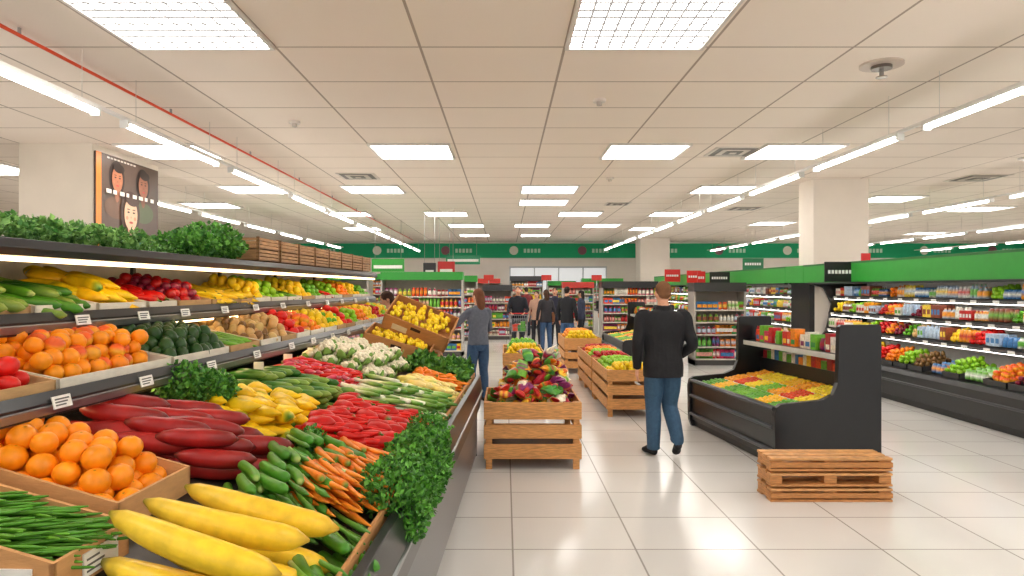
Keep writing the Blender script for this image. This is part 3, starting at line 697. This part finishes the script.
for x in (-.9,1.4,3.4):
    q=MB(); q.box(x,x+.5,25,27.4,0,.85,C(225,222,216),'plastic'); q.box(x-.02,x+.52,24.98,27.42,.85,.9,C(50,52,55),'plastic')
    q.box(x+.1,x+.4,26.2,26.25,.9,1.2,C(35,35,38),'plastic'); q.tube([(x+.25,27.2,.9),(x+.25,27.2,2.0)],[.02,.02],C(180,180,180),'steel'); q.box(x+.05,x+.45,27.15,27.25,2.0,2.22,C(215,60,50),'plastic')
    q.build('checkout_counter',None,.01)
q=MB(); q.box(.2,4.6,YB-.08,YB-.04,0,2.6,(1,1,1),'daylight_glass')
for x in (.2,1.3,2.4,3.5,4.55): q.box(x,x+.06,YB-.12,YB-.04,0,2.65,C(205,206,208),'plastic')
q.box(.2,4.61,YB-.12,YB-.04,2.6,2.68,C(205,206,208),'plastic'); q.build('door_1')
def cart(x,y,yaw):
    q=MB(); G=C(150,152,156)
    def w(a,b,r=.006,c=G,mt='steel'): q.tube([a,((a[0]+b[0])/2,(a[1]+b[1])/2,(a[2]+b[2])/2),b],[r]*3,c,mt,6)
    lo=[(-.2,-.35,.55),(.2,-.35,.55),(.16,.4,.6),(-.16,.4,.6)]; hi=[(-.27,-.42,.98),(.27,-.42,.98),(.2,.5,.92),(-.2,.5,.92)]
    for i in range(4):
        w(lo[i],lo[(i+1)%4],.008); w(hi[i],hi[(i+1)%4],.01); w(lo[i],hi[i],.008)
        A,B,C2,D=[np.array(p) for p in(lo[i],lo[(i+1)%4],hi[i],hi[(i+1)%4])]
        for t in np.linspace(.1,.9,9): w(A+(B-A)*t,C2+(D-C2)*t,.003)
        for t in(.33,.66): w(A+(C2-A)*t,B+(D-B)*t,.003)
    for t in np.linspace(.1,.9,7):
        w(np.array(lo[0])*(1-t)+np.array(lo[1])*t,np.array(lo[3])*(1-t)+np.array(lo[2])*t,.003)
    for s in(-1,1):
        w((s*.24,-.42,.98),(s*.22,-.3,.15),.011); w((s*.22,-.3,.15),(s*.16,.45,.13),.011); w((s*.25,-.42,.98),(s*.25,-.55,1.02),.01)
        for yy in(-.3,.42): q.tube([(s*.19-.012,yy,.055),(s*.19+.012,yy,.055)],[.055,.055],C(40,40,42),'plastic',14); w((s*.19,yy,.055),(s*.19,yy,.14),.008)
    w((-.26,-.55,1.02),(.26,-.55,1.02),.016,C(205,40,40),'plastic')
    for i in range(10): q.box(*(lambda a,b:(a-.06,a+.06,b-.06,b+.06))(U(-.12,.12),U(-.25,.3)),.6,.6+U(.1,.25),random.choice(PAL),'package')
    q.build('shopping_cart',Matrix.Translation((x,y,0))@Matrix.Rotation(yaw,4,'Z'))
cart(.36,17.68,3.14)

# ------------------------------------------------ people
def cat(pts,rs,n=5):
    pts=np.array(pts,float); rs=np.array(rs,float)
    if rs.ndim==1: rs=np.stack([rs,rs],1)
    A=np.c_[pts,rs]; out=[]
    for i in range(len(A)-1):
        p0=A[max(i-1,0)];p1=A[i];p2=A[i+1];p3=A[min(i+2,len(A)-1)]
        for t in np.linspace(0,1,n,endpoint=False):
            out.append(.5*((2*p1)+(-p0+p2)*t+(2*p0-5*p1+4*p2-p3)*t*t+(-p0+3*p1-3*p2+p3)*t**3))
    out.append(A[-1]); out=np.array(out); return out[:,:3],np.maximum(out[:,3:],.002)
SKIN=C(224,168,138)
def ell(mb,c,r,col,seg=20,n=12,fn=None):
    th=np.linspace(.05,np.pi-.05,n)
    V,F,_=tubegeo(np.stack([0*th,0*th,-np.cos(th)],1),np.sin(th),seg,up=(0,1,0))
    V=V*np.array(r)
    if fn: V=fn(V)
    mb.add(V+np.array(c),F,col)
def person(name,pos,yaw,H,P,vox=.009):
    mb=MB(); top=P['top']; leg=P['leg']; hair=P['hair']; skin=P.get('skin',SKIN); shoe=P.get('shoe',C(28,28,30)); b=P.get('bulk',1.); lg=P.get('legw',1.05)
    lean=P.get('lean',0.)
    def limb(pts,rs,col,seg=16,up=(0,1,0)):
        a,r=cat(pts,rs); V,F,_=tubegeo(a,r,seg,up); mb.add(V,F,col)
    limb([(0,0,.80),(0,0,.88),(0,0,.98),(0,lean*.1,1.08)],[(.12,.09),(.158,.112),(.155,.105),(.14,.1)],leg,22)
    for s,k in((-1,'L'),(1,'R')):
        kn=np.array(P['knee'+k]); an=np.array(P['ankle'+k]); toe=np.array(P['toe'+k])
        hip=np.array((s*.085,0,.90)); mid=(hip+kn)/2; cf=kn*.62+an*.38
        limb([hip,mid,kn,cf+np.array([0,-.012,0]),an+np.array([0,0,.02]),an-np.array([0,0,.025])],np.array([(.085,.09),(.084,.088),(.066,.07),(.064,.069),(.054,.06),(.056,.064)])*lg,leg)
        heel=an+(an-toe)/np.linalg.norm(an-toe)*.045; heel[2]=an[2]-.045
        if P.get('heelup'+k): heel=np.array(P['heelup'+k])
        t2=toe.copy(); d=(t2-heel); 
        limb([heel+np.array([0,0,.0]),heel+d*.12,heel+d*.45+np.array([0,0,.012]),heel+d*.8,t2],[(.022,.03),(.037,.045),(.038,.045),(.044,.032),(.024,.018)],shoe,14,(0,0,1))
        limb([an+np.array([0,0,.02]),heel+d*.25+np.array([0,0,.02])],[(.042,.045),(.038,.04)],shoe,14)
    tz=[(0,0,P.get('hem',.82)),(0,0,.92),(0,lean*.1,1.02),(0,lean*.2,1.14),(0,lean*.4,1.28),(0,lean*.55,1.38),(0,lean*.62,1.44),(0,lean*.68,1.475),(0,lean*.7,1.505)]
    w=P.get('sh',1.)
    tr=[(.178*b,.128*b),(.180*b,.128*b),(.168*b,.118*b),(.172*b*w,.118*b),(.198*b*w,.127*b),(.202*b*w,.12*b),(.165*b*w,.1*b),(.09,.085),(.068,.07)]
    limb(tz,tr,top,28)
    ny=lean*.7
    for s,k in((-1,'L'),(1,'R')):
        sh=np.array((s*.175*w*b,lean*.58,1.40)); el=np.array(P['elbow'+k]); wr=np.array(P['wrist'+k])
        limb([sh*np.array([.7,1,1])+np.array([0,0,.0]),sh,(sh*.5+el*.5),el,el*.5+wr*.5,wr],[(.062,.062),(.068*b,.07*b),(.058*b,.06*b),(.052*b,.052*b),(.047*b,.047*b),(.040,.040)],top)
        d=wr-el; d/=np.linalg.norm(d); side=np.array(P.get('palm'+k,(0,1,0)),float); side-=d*np.dot(side,d); side/=np.linalg.norm(side); nr=np.cross(d,side)*(-s)
        up=nr
        kn_=wr+d*.095
        V,F,_=tubegeo(*cat([wr-d*.02,wr+d*.03,wr+d*.07,kn_],[(.024,.02),(.034,.017),(.041,.016),(.038,.012)],3),12,up); mb.add(V,F,skin)
        for i,(o,L) in enumerate(((.030,.070),(.010,.08),(-.010,.074),(-.029,.058))):
            p0=kn_+side*o-d*.012; p1=p0+d*L*.45+nr*.006; p2=p1+d*L*.32+nr*L*.18; p3=p2+d*L*.14+nr*L*.25
            V,F,_=tubegeo(*cat([p0,p1,p2,p3],[.0092,.0086,.008,.0065],3),8,up); mb.add(V,F,skin)
        p0=wr+d*.025+side*.026; p1=p0+d*.03+side*.022+nr*.008; p2=p1+d*.03+side*.006+nr*.01
        V,F,_=tubegeo(*cat([p0,p1,p2],[.013,.011,.008],3),8,up); mb.add(V,F,skin)
    hy=ny+.012+P.get('hy',0); hz=P.get('hz',0)
    limb([(0,ny-.005,1.44),(0,ny,1.50),(0,hy-.012,1.57+hz)],[(.06,.062),(.055,.058),(.055,.06)],skin,16)
    if P.get('collar'): limb([(0,ny-.005,1.455),(0,ny-.008,1.49),(0,ny-.010,1.518)],[(.09,.09),(.08,.082),(.07,.074)],P['collar'],18)
    hyaw=Rz(P.get('headyaw',0)); hm=MB()
    def jaw(V):
        V=V.copy(); t=np.clip(-V[:,2]/.118,0,1); V[:,0]*=1-.32*t**1.5; V[:,1]+=.014*t; V[:,1]*=1-.1*t; return V
    ell(hm,(0,0,0),(.074,.093,.118),skin,24,16,jaw)
    ell(hm,(0,.094,-.018),(.014,.02,.024),skin,10,7); ell(hm,(0,.098,-.03),(.018,.014,.01),skin,10,7)
    for s in(-1,1):
        ell(hm,(s*.03,.082,.004),(.0145,.012,.008),C(240,235,230),10,6); ell(hm,(s*.03,.091,.004),(.0065,.006,.0065),C(50,35,25),8,6)
        ell(hm,(s*.03,.087,.026),(.019,.008,.005),hair,10,6)
        ell(hm,(s*.078,-.004,-.008),(.010,.018,.031),skin,10,8)
    ell(hm,(0,.088,-.06),(.024,.010,.007),C(180,80,75),10,6)
    hs=P.get('hairs','short')
    if hs=='short':
        ell(hm,(0,-.013,.034),(.0785,.094,.092),hair,24,12)
        ell(hm,(0,-.045,-.008),(.066,.058,.055),hair,18,10)
    else:
        ell(hm,(0,-.014,.03),(.083,.098,.097),hair,24,12)
        a,r=cat([(0,-.05,.05),(0,-.06,-.04),(0,-.075,-.13),(0,-.085,-.23)],[(.075,.05),(.085,.052),(.075,.045),(.04,.025)]); V,F,_=tubegeo(a,r,18,(0,1,0)); hm.add(V,F,hair)
    V=np.concatenate(hm.v)@Rx(P.get('headpitch',0)).T@hyaw.T+np.array([0,hy,1.642+hz]); c0=np.concatenate(hm.c); mb.add(V,hm.f,c0)
    if P.get('bag'): 
        limb([(.19,.02,1.1),(.21,.02,.95),(.2,.02,.82)],[(.03,.1),(.05,.14),(.05,.13)],P['bag'],14)
    V=np.concatenate(mb.v); Cc=np.concatenate(mb.c)
    tm=bpy.data.meshes.new('tmp'); tm.from_pydata(V.tolist(),[],mb.f); to=bpy.data.objects.new('tmp',tm); sc.collection.objects.link(to)
    r=to.modifiers.new('r','REMESH'); r.mode='VOXEL'; r.voxel_size=vox
    sm=to.modifiers.new('s','SMOOTH'); sm.factor=.5; sm.iterations=2
    dg=bpy.context.evaluated_depsgraph_get(); dg.update(); ev=to.evaluated_get(dg); me=ev.to_mesh()
    nv=np.empty(len(me.vertices)*3); me.vertices.foreach_get('co',nv); nv=nv.reshape(-1,3); nf=[tuple(p.vertices) for p in me.polygons]
    ev.to_mesh_clear(); bpy.data.objects.remove(to)
    bv=BVHTree.FromPolygons(V.tolist(),mb.f); col=np.empty((len(nv),3))
    f0=[f[1] for f in mb.f]
    for i,v in enumerate(nv):
        h=bv.find_nearest(Vector(v)); col[i]=Cc[f0[h[2]]]
    out=MB(); s=H/1.76; out.add(nv*s@Rz(yaw).T+np.array([pos[0],pos[1],0])-np.array([0,0,nv[:,2].min()*s]),nf,col,'cloth')
    ob=out.build(name); return ob
stand=dict(kneeL=(-.10,.03,.50),ankleL=(-.11,-.01,.10),toeL=(-.14,.19,.03),kneeR=(.10,.02,.50),ankleR=(.11,0,.10),toeR=(.14,.2,.03),
 elbowL=(-.25,-.02,1.12),wristL=(-.25,.07,.88),elbowR=(.25,-.02,1.12),wristR=(.25,.07,.88))
def mkp(**k): d=dict(stand); d.update(k); return d
person('walking_man',(1.61,6.95),.06,1.77,mkp(top=C(24,25,30),leg=C(52,84,112),hair=C(120,80,50),collar=C(20,21,25),bulk=1.14,sh=1.06,hem=.80,legw=1.2,
  kneeL=(-.09,.05,.50),ankleL=(-.10,.0,.10),toeL=(-.15,.19,.03),
  kneeR=(.085,.06,.50),ankleR=(.10,-.13,.20),toeR=(.11,-.06,.035),heelupR=(.10,-.19,.16),
  elbowL=(-.27,-.03,1.13),wristL=(-.255,.05,.88),elbowR=(.28,-.06,1.13),wristR=(.22,.12,1.0),headyaw=.12,headpitch=-.02),.0065)
person('shopper_woman',(-.40,10.2),.45,1.69,mkp(top=C(98,104,118),leg=C(50,78,112),hair=C(112,66,42),hairs='long',sh=.92,bulk=.97,hem=.9,
  elbowL=(-.33,.14,1.2),wristL=(-.38,.38,1.3),elbowR=(.23,.10,1.13),wristR=(.10,.33,1.16),headyaw=.3,palmL=(0,0,1)),.008)
person('shopper_woman',(-1.52,9.0),1.9,1.66,mkp(top=C(70,50,50),leg=C(40,45,60),hair=C(60,35,25),hairs='long',sh=.9,elbowR=(.26,.14,1.25),wristR=(.2,.4,1.35),headpitch=-.3,hy=.03),.011)
person('shopper_man',(.35,18.5),3.1,1.75,mkp(top=C(32,34,44),leg=C(45,50,62),hair=C(50,35,28),elbowL=(-.26,.05,1.12),wristL=(-.18,.24,1.04),elbowR=(.26,.05,1.12),wristR=(.18,.24,1.04),kneeL=(-.1,.03,.5)),.012)
person('shopper_woman',(1.12,18.6),.3,1.66,mkp(top=C(50,48,54),leg=C(60,88,125),hair=C(70,45,30),hairs='long',bag=C(130,80,50),sh=.9),.012)
person('shopper_man',(1.60,17.6),-.5,1.74,mkp(top=C(28,30,36),leg=C(58,90,130),hair=C(45,32,25),kneeR=(.1,.1,.5),ankleR=(.1,.14,.1),toeR=(.12,.34,.03)),.012)
person('shopper_woman',(.95,20.5),2.8,1.62,mkp(top=C(190,150,130),leg=C(40,42,50),hair=C(60,40,30),hairs='long',sh=.9),.012)
person('shopper_man',(1.45,19.8),2.9,1.72,mkp(top=C(40,42,60),leg=C(40,42,50),hair=C(45,32,25)),.013)
person('shopper_man',(3.3,22.2),2.4,1.74,mkp(top=C(90,60,55),leg=C(45,50,62),hair=C(50,35,28)),.012)
person('shopper_woman',(4.4,24),2.9,1.64,mkp(top=C(190,180,175),leg=C(40,42,50),hair=C(60,40,30),hairs='long',sh=.9),.013)
person('shopper_man',(.75,24.2),.4,1.74,mkp(top=C(120,40,45),leg=C(45,50,62),hair=C(50,35,28)),.013)
person('shopper_woman',(2.3,20.6),1.2,1.64,mkp(top=C(52,58,80),leg=C(30,32,38),hair=C(40,30,25),hairs='long',sh=.9),.013)

# ------------------------------------------------ world + camera
w=bpy.data.worlds.new('w'); sc.world=w; w.use_nodes=True
w.node_tree.nodes['Background'].inputs[0].default_value=(1,.96,.91,1); w.node_tree.nodes['Background'].inputs[1].default_value=1.0
cam=bpy.data.cameras.new('cam'); co=bpy.data.objects.new('camera',cam); sc.collection.objects.link(co); sc.camera=co
cam.sensor_width=36; cam.lens=24.0; cam.shift_x=7/1024; cam.clip_start=.05; cam.clip_end=100
co.location=(0,0,1.7); co.rotation_euler=(math.pi/2,0,0)
print('VERTS',sum(len(o.data.vertices) for o in bpy.data.objects if o.type=='MESH'))
